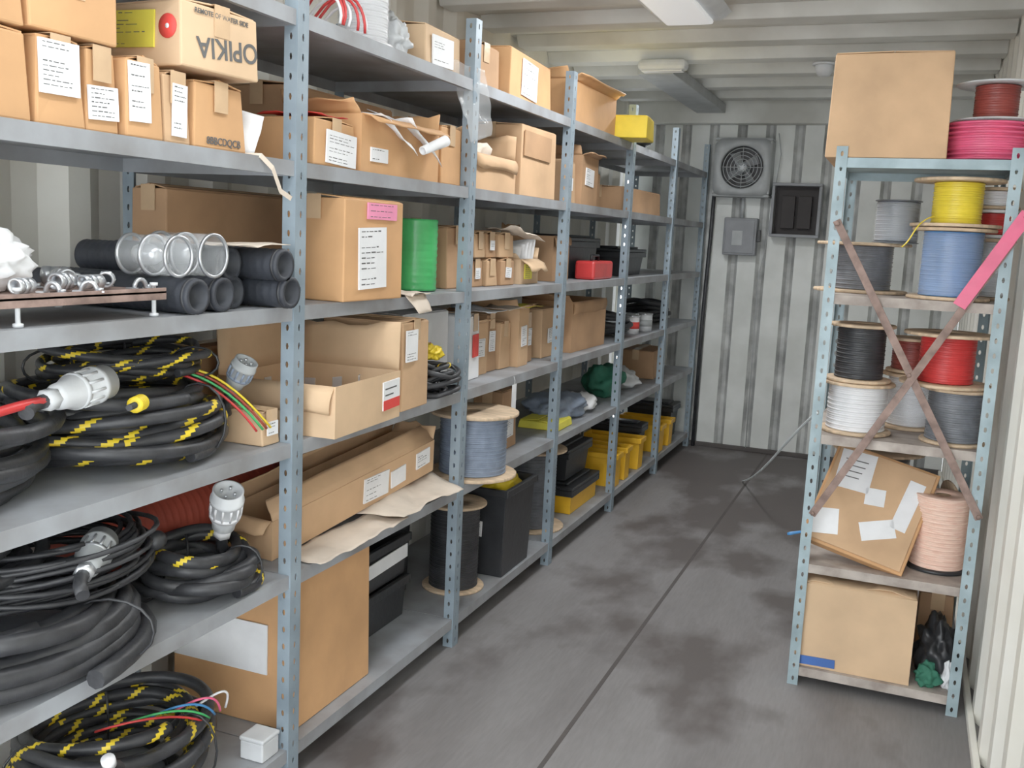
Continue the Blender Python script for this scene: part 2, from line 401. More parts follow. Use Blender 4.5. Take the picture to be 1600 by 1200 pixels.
# ------------------------------------------------------------------ room shell
W, D, H = 2.313, 7.14, 2.46
def struct(o, ): o['kind'] = 'structure'; return o
def corr(name, along, base, length, out, m, pitch, flat, slope, depth, start=0, m2=None):
    bm = BM(); pr = []; s = start
    while s < length:
        for off, dd in ((0, 0), (flat, 0), (flat + slope, depth), (pitch - slope, depth)): pr.append((min(s + off, length), dd))
        s += pitch
    pr.append((length, 0)); lo = None; ld = 0
    for (s, dd) in pr:
        if along == 'y': a, b = (base + out * dd, s, 0), (base + out * dd, s, H + .05)
        else: a, b = (s, base + out * dd, 0), (s, base + out * dd, H + .05)
        c = [bm.verts.new(a), bm.verts.new(b)]
        if lo and (Vector(a) - lo[0].co).length > 1e-6:
            f = bm.faces.new((lo[0], c[0], c[1], lo[1])); f.material_index = 1 if (m2 and (dd > 0 or ld > 0)) else 0
        lo = c; ld = dd
    return struct(part(bm, name, [m] + ([m2] if m2 else []), solid=.003))
corr('wall_left', 'y', -.002, D, -1, M_SIDE, .278, .07, .065, .036, -.3)
corr('wall_right', 'y', W + .002, D, 1, M_SIDE, .278, .07, .065, .036, -.3)
corr('wall_back', 'x', D + .002, W, 1, M_BACK, .195, .125, .022, .03, .06, M_GROOVE)
bm = BM(); gbox(bm, -.05, -.3, -.05, W + .05, D + .05, 0); struct(part(bm, 'floor', M_FLOOR))
bm = BM(); gbox(bm, -.05, -.3, H + .02, W + .05, D + .05, H + .06)
struct(part(bm, 'ceiling', M_CEIL))
k = 0
yy = .35
while yy < 7.0:
    k += 1
    bm = BM(); vs = gbox(bm, 0, yy - .10, H - .035, W, yy + .10, H + .02)
    for v in vs:
        if v.co.z < H: v.co.y = yy + (v.co.y - yy) * .6
    struct(part(bm, 'trim_%d' % k, M_CEIL, bevel=.004)); yy += .46
bm = BM(); gbox(bm, 0, D - .10, 2.30, W, D, H + .02); struct(part(bm, 'trim_40', M_CEIL, bevel=.006))
bm = BM(); gbox(bm, 0, D - .03, 0, W, D, .03); struct(part(bm, 'baseboard_back', M_SEAM, bevel=.004))
bm = BM(); gbox(bm, 1.159, -.3, 0, 1.173, D, .0012); struct(part(bm, 'trim_41', M_SEAM))
bm = BM(); gbox(bm, W - .02, -.3, 0, W, D, .03); struct(part(bm, 'baseboard_right', M_SIDE, bevel=.004))

# ------------------------------------------------------------------ racks
def gstrip(bm, O, U, V, width, n, pitch, hu, hv):
    O, U, V = Vector(O), Vector(U), Vector(V)
    for k in range(n):
        z0 = k * pitch; c = O + U * width / 2 + V * (z0 + pitch / 2)
        outer = [(-1, -1), (0, -1), (1, -1), (1, 0), (1, 1), (0, 1), (-1, 1), (-1, 0)]
        inner = [(-.6, -.9), (0, -1), (.6, -.9), (1, 0), (.55, .9), (0, 1), (-.55, .9), (-1, 0)]
        A = [bm.verts.new(c + U * a * width / 2 + V * b * pitch / 2) for a, b in outer]
        B = [bm.verts.new(c + U * a * hu + V * b * hv) for a, b in inner]
        for i in range(8): bm.faces.new((A[i], A[(i + 1) % 8], B[(i + 1) % 8], B[i]))
_pm = {}
def post(parent, x, y, h, dx, dy, m, wd=.045):
    key = (h, dx, dy, m.name)
    if key not in _pm:
        pitch = .0457; n = int(h / pitch); pitch = h / n; bm = BM()
        gstrip(bm, (0, 0, 0), (0, dy, 0), (0, 0, 1), wd, n, pitch, .0050, .0090)
        gstrip(bm, (0, 0, 0), (dx, 0, 0), (0, 0, 1), wd * .8, n, pitch, .0045, .008)
        bmesh.ops.remove_doubles(bm, verts=bm.verts, dist=.0005)
        o = part(bm, 'post', m, parent, solid=.0025); _pm[key] = o
    else:
        o = _pm[key].copy(); COL.objects.link(o); o.parent = parent
    o.location = (x, y, 0)
    return o
def shelf(parent, x0, x1, y0, y1, z, m, lip=.036):
    bm = BM(); t = .002
    gbox(bm, x0, y0, z - t, x1, y1, z)
    gbox(bm, x0, y0, z - lip, x1, y0 + t, z - t); gbox(bm, x0, y1 - t, z - lip, x1, y1, z - t)
    gbox(bm, x0, y0 + t, z - lip, x0 + t, y1 - t, z - t); gbox(bm, x1 - t, y0 + t, z - lip, x1, y1 - t, z - t)
    gbox(bm, x1 - .014, y0 + t, z - lip, x1 - t, y1 - t, z - lip + t)
    return part(bm, 'shelf_panel', m, parent)
T1, T2, T3, T4, T5, T6 = .106, .583, .927, 1.269, 1.617, 1.964
XF, XB = .60, .075
RK = thing('metal_shelving_rack', (0, 0, 0), 'long blue-grey steel shelving rack with perforated posts, six levels', 'shelving rack')
YP = [2.054 + 1.005 * k for k in range(-1, 6)]; YP[-1] = 7.06
for i, y in enumerate(YP):
    post(RK, XF + .002, y - .022, 2.157, -1, 1, M_RACK)
    post(RK, XB - .002, y - .022, 2.157, 1, 1, M_RACK)
for a, b in zip(YP[:-1], YP[1:]):
    for z in (T1, T2, T3, T4, T5, T6): shelf(RK, XB, XF - .001, a - .019, b - .024, z, M_SHELF)

RX0, RX1, RY0, RY1 = 1.736, 2.266, 3.314, 3.93
R1, R2, R3, R4, R5 = .064, .428, .868, 1.326, 1.755
RU = thing('metal_shelving_unit', (0, 0, 0), 'pale green-blue perforated steel shelving unit with rusty cross brace', 'shelving unit')
for (x, dx) in ((RX0, 1), (RX1, -1)):
    post(RU, x, RY0, 1.79, dx, 1, M_RACK2, .042); post(RU, x, RY1, 1.79, dx, -1, M_RACK2, .042)
for z in (R1, R2, R3, R4, R5): shelf(RU, RX0 + .003, RX1 - .003, RY0 + .003, RY1 - .003, z, M_SHELF2 if z < 1.7 else M_RACK2, .03)
def bar(name, a, b, w, m, parent, t=.004):
    a, b = Vector(a), Vector(b); d = b - a; L = d.length
    bm = BM(); gbox(bm, -w / 2, -t / 2, 0, w / 2, t / 2, L)
    o = part(bm, name, m, parent, bevel=.001); o.location = a
    o.rotation_euler = (0, math.atan2(d.x, d.z), 0)
    return o
bar('cross_brace', (1.755, 3.306, 1.56), (2.262, 3.306, .66), .024, M_RUST, RU)
bar('cross_brace', (1.765, 3.300, .60), (2.262, 3.300, 1.52), .024, M_RUST, RU)
for (x, z) in ((1.758, 1.55), (2.258, .668), (1.768, .607), (2.258, 1.513), (2.015, 1.09)):
    bm = BM(); glathe(bm, [(.001, 0), (.008, 0), (.008, .005), (.001, .006)], 6, Matrix.Translation((x, 3.2975, z)) @ Matrix.Rotation(PI / 2, 4, 'X')); part(bm, 'bolt', M_RUST, RU)
T = thing('red_strap', (0, 0, 0), 'pinkish red webbing strap wrapped along the rusty brace', 'strap')
bar('strap_band', (2.135, 3.290, 1.315), (2.292, 3.290, 1.60), .040, M_PINK, T, .006)
bm = BM(); gtube(bm, [(2.285, 3.29, 1.585), (2.297, 3.295, 1.61), (2.298, 3.33, 1.60)], .008, 8); part(bm, 'strap_loop', M_PINK, T)

# ------------------------------------------------------------------ long rack, shelf T5 near bay
G = 'tan boxes on the upper shelf'
B = cbox
B(.30, .58, 1.08, 1.285, T5, 1.765, M_ORANGE, 'orange-tan cardboard box beneath another box', group=G, rz=0)
B(.30, .58, 1.06, 1.275, 1.771, 1.92, M_ORANGE, 'orange-tan cardboard box stacked on another box', group=G, rz=.02)
B(.30, .58, 1.295, 1.405, T5, 1.768, M_ORANGE, 'small orange-tan box with two white labels', labs=[('+x', .05, .35, .85, .95, 'w')], group=G, rz=0)
B(.30, .575, 1.41, 1.49, T5, 1.768, M_ORANGE, 'narrow orange-tan box with low white label', labs=[('+x', .05, .15, .95, .55, 'w')], group=G, rz=0)
B(.32, .58, 1.29, 1.485, 1.775, 1.90, M_ORANGE, 'orange-tan box lying across smaller boxes', group=G, rz=-.02)
B(.30, .585, 1.50, 1.60, T5, 1.765, M_ORANGE, 'orange-tan box with large white shipping label', labs=[('+x', .05, .2, .6, .95, 'w')], group=G, rz=0)
B(.30, .58, 1.61, 1.685, T5, 1.755, M_TAN, 'narrow tan box with white paper label', labs=[('+x', .25, .1, .8, .85, 'w')], group=G, rz=0)
B(.33, .58, 1.695, 1.87, T5, 1.755, M_ORANGE, 'tan box with dark print near its base', group=G, print_=[('+x', .55, .12, '8BBCDQCB', .022, 0)], rz=0)
T = B(.35, .60, 1.655, 1.885, 1.772, 1.905, M_PALE, 'pale tan box with big upside-down dark lettering and labels', group=G, rz=-.08,
      labs=[('-y', .02, .3, .72, .85, 'y')], print_=[('+x', .58, .40, 'OPIKIA', .058, PI + .08), ('+x', .5, .86, 'REMOTE OF WATER SIDE', .014, 0)])
M_, W_, H_ = face_M('-y', .25, .23, .133)
bm = BM(); glathe(bm, [(.001, 0), (.024, 0), (.024, .0015), (.001, .0015)], 28, M_ @ Matrix.Translation((.86 * W_, .58 * H_, .001))); glathe(bm, [(.001, 0), (.005, 0), (.005, .0012), (.001, .0012)], 16, M_ @ Matrix.Translation((.86 * W_, .58 * H_, .002)), 1)
part(bm, 'round_sticker', [M_REDINK, M_WHITE], T, label='round red sticker')
B(.12, .36, 1.93, 2.20, T5, 1.75, M_BROWN, 'brown cardboard box set deep on the shelf', group=G, rz=0)
sheet([(.50, 1.885, T5 + .002), (.57, 1.915, T5 + .002), (.575, 1.945, T5 + .09), (.50, 1.90, T5 + .11)], 6, 8, M_WHITE, 'folded_paper', 'folded white paper standing beside a box', 'paper', .02, 3)
bm = BM(); pts = [(.56, 1.86, T5 + .004), (.60, 1.90, T5 + .006), (.612, 1.93, T5 - .02), (.613, 1.96, T5 - .07), (.615, 2.0, T5 - .085)]
v = []
for p in pts: v.append((bm.verts.new(p), bm.verts.new((p[0], p[1] - .008, p[2] - .010))))
for a, b in zip(v[:-1], v[1:]): bm.faces.new((a[0], b[0], b[1], a[1]))
tag(part(bm, 'hanging_tape_strip', M_CLOTH, solid=.001), 'loose beige tape strip hanging over the shelf edge', 'tape')

# T4 near bay: plate on bolts, fittings, tubes
T = thing('steel_plate_tray', (.44, 1.30, T4 + .001), 'brown steel plate raised on white bolts, holding fittings', 'tray')
bm = BM(); gbox(bm, -.14, -.24, .046, .15, .30, .052); gbox(bm, .146, -.24, .034, .15, .30, .058); part(bm, 'plate', M_RUST, T, bevel=.001)
for (px, py) in ((.135, -.05), (.135, .28), (-.12, .28), (-.12, -.1)):
    bm = BM(); glathe(bm, [(.001, 0), (.009, 0), (.009, .006), (.0045, .007), (.0045, .062), (.008, .062), (.008, .068), (.001, .068)], 12, Matrix.Translation((px, py, 0))); part(bm, 'leg_bolt', M_LGREY, T)
ZP = T4 + .054
blob(.43, 1.29, ZP, .10, .08, .06, M_WHITE, 'plastic_bag', 'crumpled white plastic bag on the steel plate', 'bag', 5, .3, f=7)
for i, (x, y, r, L, a) in enumerate(((.52, 1.40, .016, .05, .3), (.47, 1.45, .018, .045, 1.2), (.53, 1.46, .014, .05, .1), (.40, 1.50, .018, .05, 2.0), (.51, 1.52, .016, .04, .7), (.565, 1.27, .014, .04, .2), (.36, 1.42, .016, .04, .2))):
    T = thing('pipe_fitting', (x, y, ZP + r + .003), 'small galvanised pipe fitting lying on the steel plate', 'pipe fitting', 'pipe fittings on the steel plate', rot=(PI / 2, 0, a))
    bm = BM(); glathe(bm, [(r * .7, -L / 2), (r, -L / 2), (r, -L / 5), (r * .85, -L / 6), (r * .85, L / 6), (r, L / 5), (r, L / 2), (r * .7, L / 2)], 20, loop=True); part(bm, 'fitting_body', M_STEEL, T)
    bm = BM(); glathe(bm, [(r * .9, -.006), (r * 1.12, -.006), (r * 1.12, .006), (r * .9, .006)], 6, loop=True); part(bm, 'hex_collar', M_STEEL, T)
for i, (x, y, a) in enumerate(((.56, 1.34, .2), (.43, 1.40, 1.1), (.565, 1.42, .6), (.45, 1.56, .3), (.55, 1.57, 1.4), (.38, 1.57, .9))):
    T = thing('conduit_clamp', (x, y, ZP + .001), 'flat galvanised conduit clamp lying on the steel plate', 'clamp', 'conduit clamps on the steel plate', rz=a)
    bm = BM(); gbox(bm, -.028, -.009, 0, -.012, .009, .003); gbox(bm, .012, -.009, 0, .028, .009, .003); gtube(bm, [(.014 * math.cos(q * PI / 8), 0, .0015 + .018 * math.sin(q * PI / 8)) for q in range(9)], .0045, 6)
    part(bm, 'clamp_body', M_STEEL, T)
    bm = BM(); glathe(bm, [(.001, .003), (.006, .003), (.006, .008), (.001, .009)], 6, Matrix.Translation((.020, 0, 0))); part(bm, 'screw', M_STEEL, T)
for i, (x0, x1, y, zc, r, rz_) in enumerate(((.45, .60, 1.738, T4 + .1235, .046, 0), (.46, .59, 1.640, T4 + .1215, .042, 0))):
    T = thing('clear_plastic_tube', (x0, y, zc), 'clear plastic cylinder lying on its side with metal end rings', 'plastic tube', 'clear plastic cylinders', rot=(0, PI / 2, rz_))
    L = x1 - x0
    bm = BM(); glathe(bm, [(r - .002, 0), (r, 0), (r, L), (r - .002, L)], 36, loop=True); part(bm, 'tube_wall', M_CLEAR, T)
    for zq in (L - .006, L * .45, 0):
        bm = BM(); glathe(bm, [(r - .004, zq), (r + .002, zq), (r + .002, zq + .006), (r - .004, zq + .006)], 36, loop=True); part(bm, 'end_ring', M_STEEL, T)
    bm = BM(); glathe(bm, [(.001, L * .15), (.02, L * .15), (.024, L * .3), (.02, L * .5), (.012, L * .6), (.001, L * .6)], 20); part(bm, 'inner_fitting', M_STEEL, T)
r = .0375
for (y, z, L, a) in ((1.672, 0, .47, .0), (1.76, 0, .46, .02), (1.868, 0, .42, -.03), (1.965, 0, .50, 0), (1.835, 1, .42, .03), (1.938, 1, .50, 0)):
    zc = T4 + r + .001 + z * .0645
    T = thing('rubber_hose', (.14, y, zc), 'thick black rubber hose section with open end', 'hose', 'stacked rubber hoses', rot=(0, PI / 2, a))
    bm = BM(); pr = []
    for i in range(24): zq = L * i / 24; pr += [(r - .0015, zq), (r, zq + L / 96), (r, zq + L / 36)]
    pr += [(r, L), (r - .010, L), (r - .010, L - .12), (.001, L - .12)]
    glathe(bm, pr, 24); part(bm, 'hose_wall', M_HOSE, T)
    bm = BM(); glathe(bm, [(r - .002, L - .016), (r + .001, L - .016), (r + .001, L - .010), (r - .002, L - .010)], 24, loop=True); part(bm, 'hose_ring', M_BLK, T)
B(.135, .25, 1.99, 2.60, T4, 1.545, M_BROWN, 'long brown cardboard box against the wall', rz=0)
sheet([(.50, 1.79, T4 + .142), (.61, 1.80, T4 + .143), (.64, 1.96, T4 + .142), (.52, 1.93, T4 + .147)], 8, 8, M_CLOTH, 'loose_paper', 'loose beige paper lying over black hoses', 'paper', .014, 5)

# T4 bay 2
B(.42, .615, 2.25, 2.55, T4, 1.545, M_ORANGE, 'tall orange-tan carton with pink and white labels', labs=[('+x', .22, .12, .68, .72, 'w'), ('+x', .35, .80, .85, .96, 'p')], rz=-.04)
T = thing('wrapped_wire_roll', (.46, 2.93, T4 + .001), 'upright bright green roll of wrapped wire', 'wire roll')
bm = BM(); pr = [(.018, .002)]
for i in range(31): pr.append((.074 + .0012 * math.sin(i * 2.2), .002 + .232 * i / 30))
pr.append((.018, .234)); glathe(bm, pr, 40, loop=True); part(bm, 'roll_body', M_GREEN, T)
bm = BM(); glathe(bm, [(.012, 0), (.018, 0), (.018, .237), (.012, .237)], 20, loop=True); part(bm, 'core', M_CORE, T)
B(.15, .36, 2.62, 2.85, T4, 1.44, M_BROWN, 'brown cardboard box deep on the middle shelf')
sheet([(.40, 2.57, T4 + .003), (.63, 2.58, T4 + .003), (.62, 2.74, T4 + .003), (.42, 2.78, T4 + .003)], 8, 8, M_CLOTH, 'loose_paper', 'crumpled brown paper on the shelf edge', 'paper', .03, 9)
sheet([(.602, 2.60, T4 + .004), (.640, 2.62, T4 - .05), (.635, 2.72, T4 - .045), (.602, 2.73, T4 + .004)], 6, 6, M_CLOTH, 'torn_paper_corner', 'torn beige paper corner hanging over the shelf edge', 'paper', .015, 12)
B(.25, .50, 3.10, 3.26, T4, 1.485, M_BROWN, 'brown box standing behind the green roll', rz=0)
for j, (y, wd) in enumerate(((3.30, .12), (3.43, .11), (3.55, .14))):
    for lv in (0, 1):
        B(.30, .49 + .02 * random.random() + .01 * j, y, y + wd - .012, T4 + lv * .108, T4 + .1 + lv * .10, M_TAN if (j + lv) % 2 else M_BROWN, 'small cardboard parts box in a two-high row', labs=[('+x', .3, .3, .7, .7, 'w')] if (j + lv) % 2 == 0 else [], group='small parts boxes on the middle shelf')
B(.28, .52, 3.73, 3.95, T4, 1.37, M_PALE, 'open pale box stuffed with papers', opened={'+x': (120, .07), '-y': (60, .06), '+y': (30, .06), '-x': (10, .07)}, labs=[('+x', .2, .2, .6, .8, 'y')])
for i in range(5):
    y = 3.74 + .04 * i
    sheet([(.34, y, 1.30), (.50, y + .01, 1.30), (.51, y + .03, 1.42 + .01 * i), (.34, y + .02, 1.43)], 4, 6, M_WHITE, 'loose_paper', 'white paper sheet standing in an open box', 'paper', .012, i, group='papers in the open box')
sheet([(.40, 3.60, T4 + .215), (.56, 3.62, T4 + .215), (.60, 3.80, T4 + .17), (.42, 3.78, T4 + .20)], 8, 8, M_CLOTH, 'loose_paper', 'crumpled kraft paper over small boxes', 'paper', .04, 31)
B(.25, .50, 4.15, 4.42, T4, 1.47, M_BROWN, 'brown open-topped carton on the middle shelf', opened={'+x': (150, .05), '-x': (0, .05)})
tote(.22, .46, 4.50, 4.98, T4, 1.45, 'black equipment case on the shelf', name='equipment_case', lid=True, group='plastic cases')
T = thing('red_tool_case', (.53, 4.72, T4 + .001), 'small red tool case with dark handle', 'tool case')
bm = BM(); gbox(bm, -.05, -.16, 0, .05, .16, .09); part(bm, 'case_body', M_RED, T, bevel=.012)
bm = BM(); gtube(bm, [(0, -.06, .088), (0, -.055, .115), (0, .055, .115), (0, .06, .088)], .007, 8); part(bm, 'handle', M_BLKP, T)

# T3 near bay : black coils with yellow tape
coil(.33, 1.70, T3, .20, .0140, 12, .17, 'coiled black cable with yellow tape stripes on a shelf', seed=3, stripes=50, sq=1.15)
coil(.34, 1.23, T3, .195, .016, 8, .17, 'thick black cable coiled beside a striped cable', seed=11, stripes=0, sq=1.1)
coil(.33, 1.76, T3 + .175, .15, .010, 6, .07, 'thin black cable with yellow stripes stacked on a coil', seed=21, stripes=34, sq=1.25)
connector(.535, 1.36, T3 + .200, (-1.50, 0, .15), .15, .034, M_LGREY, 'grey multi-pin connector lying across black cable', cl=.05)
bm = BM(); gtube(bm, bez(((.58, 1.06, 1.105), (.585, 1.15, 1.125), (.565, 1.26, 1.135), (.54, 1.34, 1.125)), 14), .009, 8); tag(part(bm, 'red_cable', M_RED), 'short red cable leading into a grey connector', 'cable')
connector(.50, 1.93, T3 + .145, (.2, .5, .4), .08, .028, M_GREY, 'grey plug standing above a beige box', cl=.05, nut=M_BGREY)
T = thing('yellow_connector', (.55, 1.57, T3 + .165), 'bright yellow ribbed connector between black cables', 'connector', rot=(PI / 2, 0, .4))
bm = BM(); glathe(bm, sum([[(.010, i * .008), (.017, i * .008 + .002), (.017, i * .008 + .005), (.010, i * .008 + .007)] for i in range(5)], []), 14); part(bm, 'connector_body', M_YELL, T)
bm = BM(); gtube(bm, [(0, 0, -.03), (0, 0, .07)], .007, 8); part(bm, 'cable', M_BLK, T)
T = thing('blue_cable_clip', (.56, 1.64, T3 + .045), 'small blue clip on black cable', 'cable clip', rot=(0, 0, .5))
bm = BM(); gbox(bm, -.008, -.016, 0, .008, .016, .010); gbox(bm, -.014, -.004, .010, .014, .004, .016); part(bm, 'clip_body', M_BLUEP, T, bevel=.002)
for i, (m_, dy) in enumerate(((M_RED, 0), (M_GREEN, .012), (M_ORED, .02), (M_YELL, .028))):
    bm = BM(); gtube(bm, bez(((.40, 1.78 + dy, T3 + .19), (.50, 1.81 + dy, T3 + .20 + .01 * i), (.56, 1.87 + dy * 1.5, T3 + .12), (.585, 1.91 + dy * 2, T3 + .05))), .003, 8)
    tag(part(bm, 'loose_wire', m_), 'thin coloured wire end draped over a cable coil', 'wire', 'coloured wire ends')
B(.42, .57, 1.955, 2.025, T3, T3 + .085, M_PALE, 'small pale box beside a cable coil', labs=[('+x', .2, .3, .8, .7, 'w')], rz=0)
B(.135, .26, 1.98, 2.36, T3, 1.13, M_BROWN, 'brown box against the rear wall with tape', rz=0)
# T3 bay 2
B(.30, .655, 2.12, 2.50, T3, T3 + .135, M_PALE, 'wide open pale carton with raised flaps and label', opened={'-x': (5, .15), '+y': (8, .14), '-y': (155, .08)}, labs=[('+x', .70, .25, .97, .85, 'r')], rz=.05)
B(.34, .62, 2.56, 2.74, T3, T3 + .27, M_TAN, 'upright tan carton with white label', labs=[('+x', .08, .55, .5, .9, 'w'), ('-y', .6, .62, .92, .95, 'w')])
for i in range(5):
    T = thing('steel_bracket', (.42 + .03 * i, 2.22 + .045 * i, T3 + .006), 'small grey steel bracket inside the open carton', 'bracket', 'steel brackets in the carton', rz=i * .9)
    bm = BM(); gbox(bm, -.03, -.015, 0, .03, .015, .004); gbox(bm, -.03, -.015, .004, -.026, .015, .12); part(bm, 'bracket_body', M_STEEL, T, bevel=.001)
B(.22, .46, 2.86, 3.22, T3, 1.19, M_WHITE, 'white box with red printed label', labs=[('+x', .1, .45, .55, .85, 'r')], tape=False)
coil(.53, 2.90, T3, .075, .008, 9, .10, 'small bundle of black wire beside the white box', seed=31, dr=.02, stripes=4)
blob(.53, 2.93, T3 + .115, .035, .04, .025, M_YELL, 'yellow_tape_wad', 'wad of yellow tape on a black wire bundle', 'tape', 4, .6, f=5)
y = 3.27
for i, (wd, hh, m_, k) in enumerate(((.12, .24, M_WHITE, 'R'), (.13, .20, M_TAN, 'w'), (.11, .23, M_BROWN, 'w'), (.12, .19, M_TAN, None), (.13, .24, M_TAN, 'w'), (.12, .21, M_BROWN, 'w'))):
    if y + wd > 4.0: break
    B(.28, .48 + .05 * random.random(), y, y + wd - .012, T3, T3 + hh, m_, 'carton in a tight row on the middle shelf', labs=[('+x', .25, .35, .75, .7, k)] if k else [], group='row of cartons on the middle shelf', opened={'+x': (60, .04), '-y': (20, .04)} if i in (1, 4) else None)
    y += wd
for i in range(3):
    sheet([(.40, 3.35 + .2 * i, T3 + .246), (.55, 3.37 + .2 * i, T3 + .246), (.57, 3.50 + .2 * i, T3 + .246), (.43, 3.49 + .2 * i, T3 + .248)], 6, 6, (M_WHITE, M_CLOTH, M_YLAB)[i], 'loose_paper', 'loose paper scrap lying on carton tops', 'paper', .03, 20 + i, group='paper scraps on cartons')
B(.28, .54, 4.40, 4.92, T3, T3 + .24, M_BROWN, 'open brown carton with dark inside', opened={'+x': (165, .07), '-x': (15, .07), '-y': (50, .06)})
B(.28, .50, 4.10, 4.33, T3, T3 + .22, M_TAN, 'tan carton with small white label', labs=[('+x', .3, .3, .7, .6, 'w')])
for i, (x, y, m_) in enumerate(((.50, 5.62, M_WWIRE), (.46, 5.75, M_STEEL), (.52, 5.85, M_LGREY))):
    T = thing('paint_can', (x, y, T3 + .001), 'small metal can with lid and label', 'can', 'small cans on the shelf')
    bm = BM(); glathe(bm, [(.001, 0), (.045, 0), (.045, .1), (.001, .1)], 24); part(bm, 'can_body', m_, T)
    bm = BM(); glathe(bm, [(.001, .1), (.047, .1), (.047, .108), (.040, .108), (.040, .105), (.001, .105)], 24); part(bm, 'lid', M_STEEL, T)
    bm = BM(); glathe(bm, [(.0445, .03), (.0462, .03), (.0462, .07), (.0445, .07)], 24, loop=True); part(bm, 'can_label', (M_REDINK, M_WHITE, M_GREY)[i], T)
coil(.38, 5.35, T3, .15, .016, 5, .12, 'black cable coiled on a far shelf', seed=41)
coil(.36, 6.5, T3, .15, .016, 6, .14, 'black cable coiled on the last shelf', seed=42)

# T2 near bay
coil(.375, 1.34, T2, .225, .020, 8, .13, 'heavy black hose coil overhanging the shelf front', seed=5, sq=1.15, dr=.05, extra=1)
coil(.36, 1.46, T2 + .135, .18, .0055, 22, .10, 'thin black wire coil stacked on heavy cable', seed=8, sq=1.2, dr=.04, n=6)
coil(.30, 1.25, T2 + .17, .15, .014, 5, .10, 'black cable coil piled on top of others', seed=15, sq=1.1)
coil(.455, 1.84, T2, .115, .015, 7, .11, 'small thick black cable coil with plug', seed=6, sq=1.1, dr=.02, stripes=3)
connector(.50, 1.895, T2 + .145, (.30, .38, 0), .125, .036, M_LGREY, 'white and grey plug leaning on coiled cable', cl=.04, nut=M_WWIRE)
connector(.565, 1.40, T2 + .205, (-1.35, 0, .5), .11, .032, M_GREY, 'silver-grey connector lying on black cable', cl=.05, nut=M_STEEL)
for i in range(3):
    T = thing('black_cable_boot', (.40 + .03 * i, 1.62 + .05 * i, T2 + .16), 'short black cable boot on the coil pile', 'cable end', 'cable ends on the coil pile', rot=(PI / 2 - .3, .2 * i, .5))
    bm = BM(); glathe(bm, [(.012, 0), (.018, .01), (.022, .05), (.022, .09), (.016, .10), (.001, .10)], 16); part(bm, 'boot_body', M_BLKP, T)
T = thing('red_flexible_duct', (.222, 1.70, T2 + .105), 'dull red flexible ribbed duct lying along the shelf', 'duct', rot=(-PI / 2, 0, 0))
bm = BM(); pr = []
for i in range(56): pr += [(.097, i * .024), (.1005, i * .024 + .008), (.1005, i * .024 + .016)]
glathe(bm, pr, 28); part(bm, 'duct_wall', M_ORED, T)
bm = BM(); glathe(bm, [(.097, -.012), (.103, -.012), (.103, .004), (.097, .004)], 28, loop=True); part(bm, 'duct_collar', M_BLKP, T)
B(.345, .515, 2.10, 2.98, T2 + .040, T2 + .150, M_TAN, 'long open tan carton, crumpled and tilted, with white labels', labs=[('+x', .50, .15, .66, .85, 'w'), ('+x', .86, .35, .96, .85, 'w'), ('+x', .68, .2, .78, .7, 'n')], rot=(.080, .06, -.035), opened={'+x': (-38, .07), '-x': (-20, .08), '+y': (25, .05), '-y': (120, .05)})
sheet([(.50, 2.14, T2 + .004), (.635, 2.12, T2 + .002), (.63, 2.62, T2 + .002), (.51, 2.58, T2 + .012)], 10, 20, M_CLOTH, 'packing_paper_sheet', 'wrinkled beige packing paper along the shelf edge', 'paper', .022, 2, f=7, group='packing paper sheets')
sheet([(.49, 2.52, T2 + .022), (.645, 2.56, T2 + .020), (.64, 3.00, T2 + .012), (.50, 3.02, T2 + .050)], 10, 20, M_CLOTH, 'packing_paper_sheet', 'wrinkled beige packing paper along the shelf edge', 'paper', .025, 5, f=6, group='packing paper sheets')
spool(.55, 3.27, T2, .165, .125, .24, M_BGREY, M_WOOD, 'large spool of blue-grey cable with wooden flanges', 'large cable spools', tf=.012)
B(.36, .50, 3.66, 3.84, T2, T2 + .25, M_BROWN, 'small upright brown box beside the cable spool', labs=[('+x', .2, .2, .7, .5, 'w')])
T = thing('hanging_tag', (.612, 3.50, T3 - .13), 'white paper tag hanging from the shelf edge', 'tag')
bm = BM(); gbox(bm, 0, -.022, 0, .0012, .022, .10); part(bm, 'tag_card', M_WHITE, T)
bm = BM(); gtube(bm, [(0, 0, .095), (.001, .003, .115), (-.003, 0, .13)], .001, 5); part(bm, 'tag_string', M_WHITE, T)
blob(.42, 4.55, T2, .13, .22, .06, M_BGREY, 'plastic_bag', 'blue and white crumpled plastic bag on a shelf', 'bag', 7, .4)
blob(.47, 4.80, T2, .07, .12, .05, M_WHITE, 'plastic_bag', 'small white crumpled plastic bag', 'bag', 8, .4)
B(.36, .56, 4.20, 4.42, T2, T2 + .04, M_YLAB, 'flat yellow packet on the shelf', tape=False, cat='packet', name='yellow_packet', group='packets')
blob(.42, 5.40, T2, .10, .15, .09, M_GREENC, 'green_cloth_bundle', 'dark green cloth bundle on a shelf', 'cloth', 9, .4)
blob(.42, 5.75, T2, .10, .12, .06, M_LGREY, 'plastic_bag', 'pale crumpled plastic bag near green cloth', 'bag', 12, .4)
B(.25, .5, 6.2, 6.6, T2, T2 + .18, M_BROWN, 'brown carton on the last low shelf')

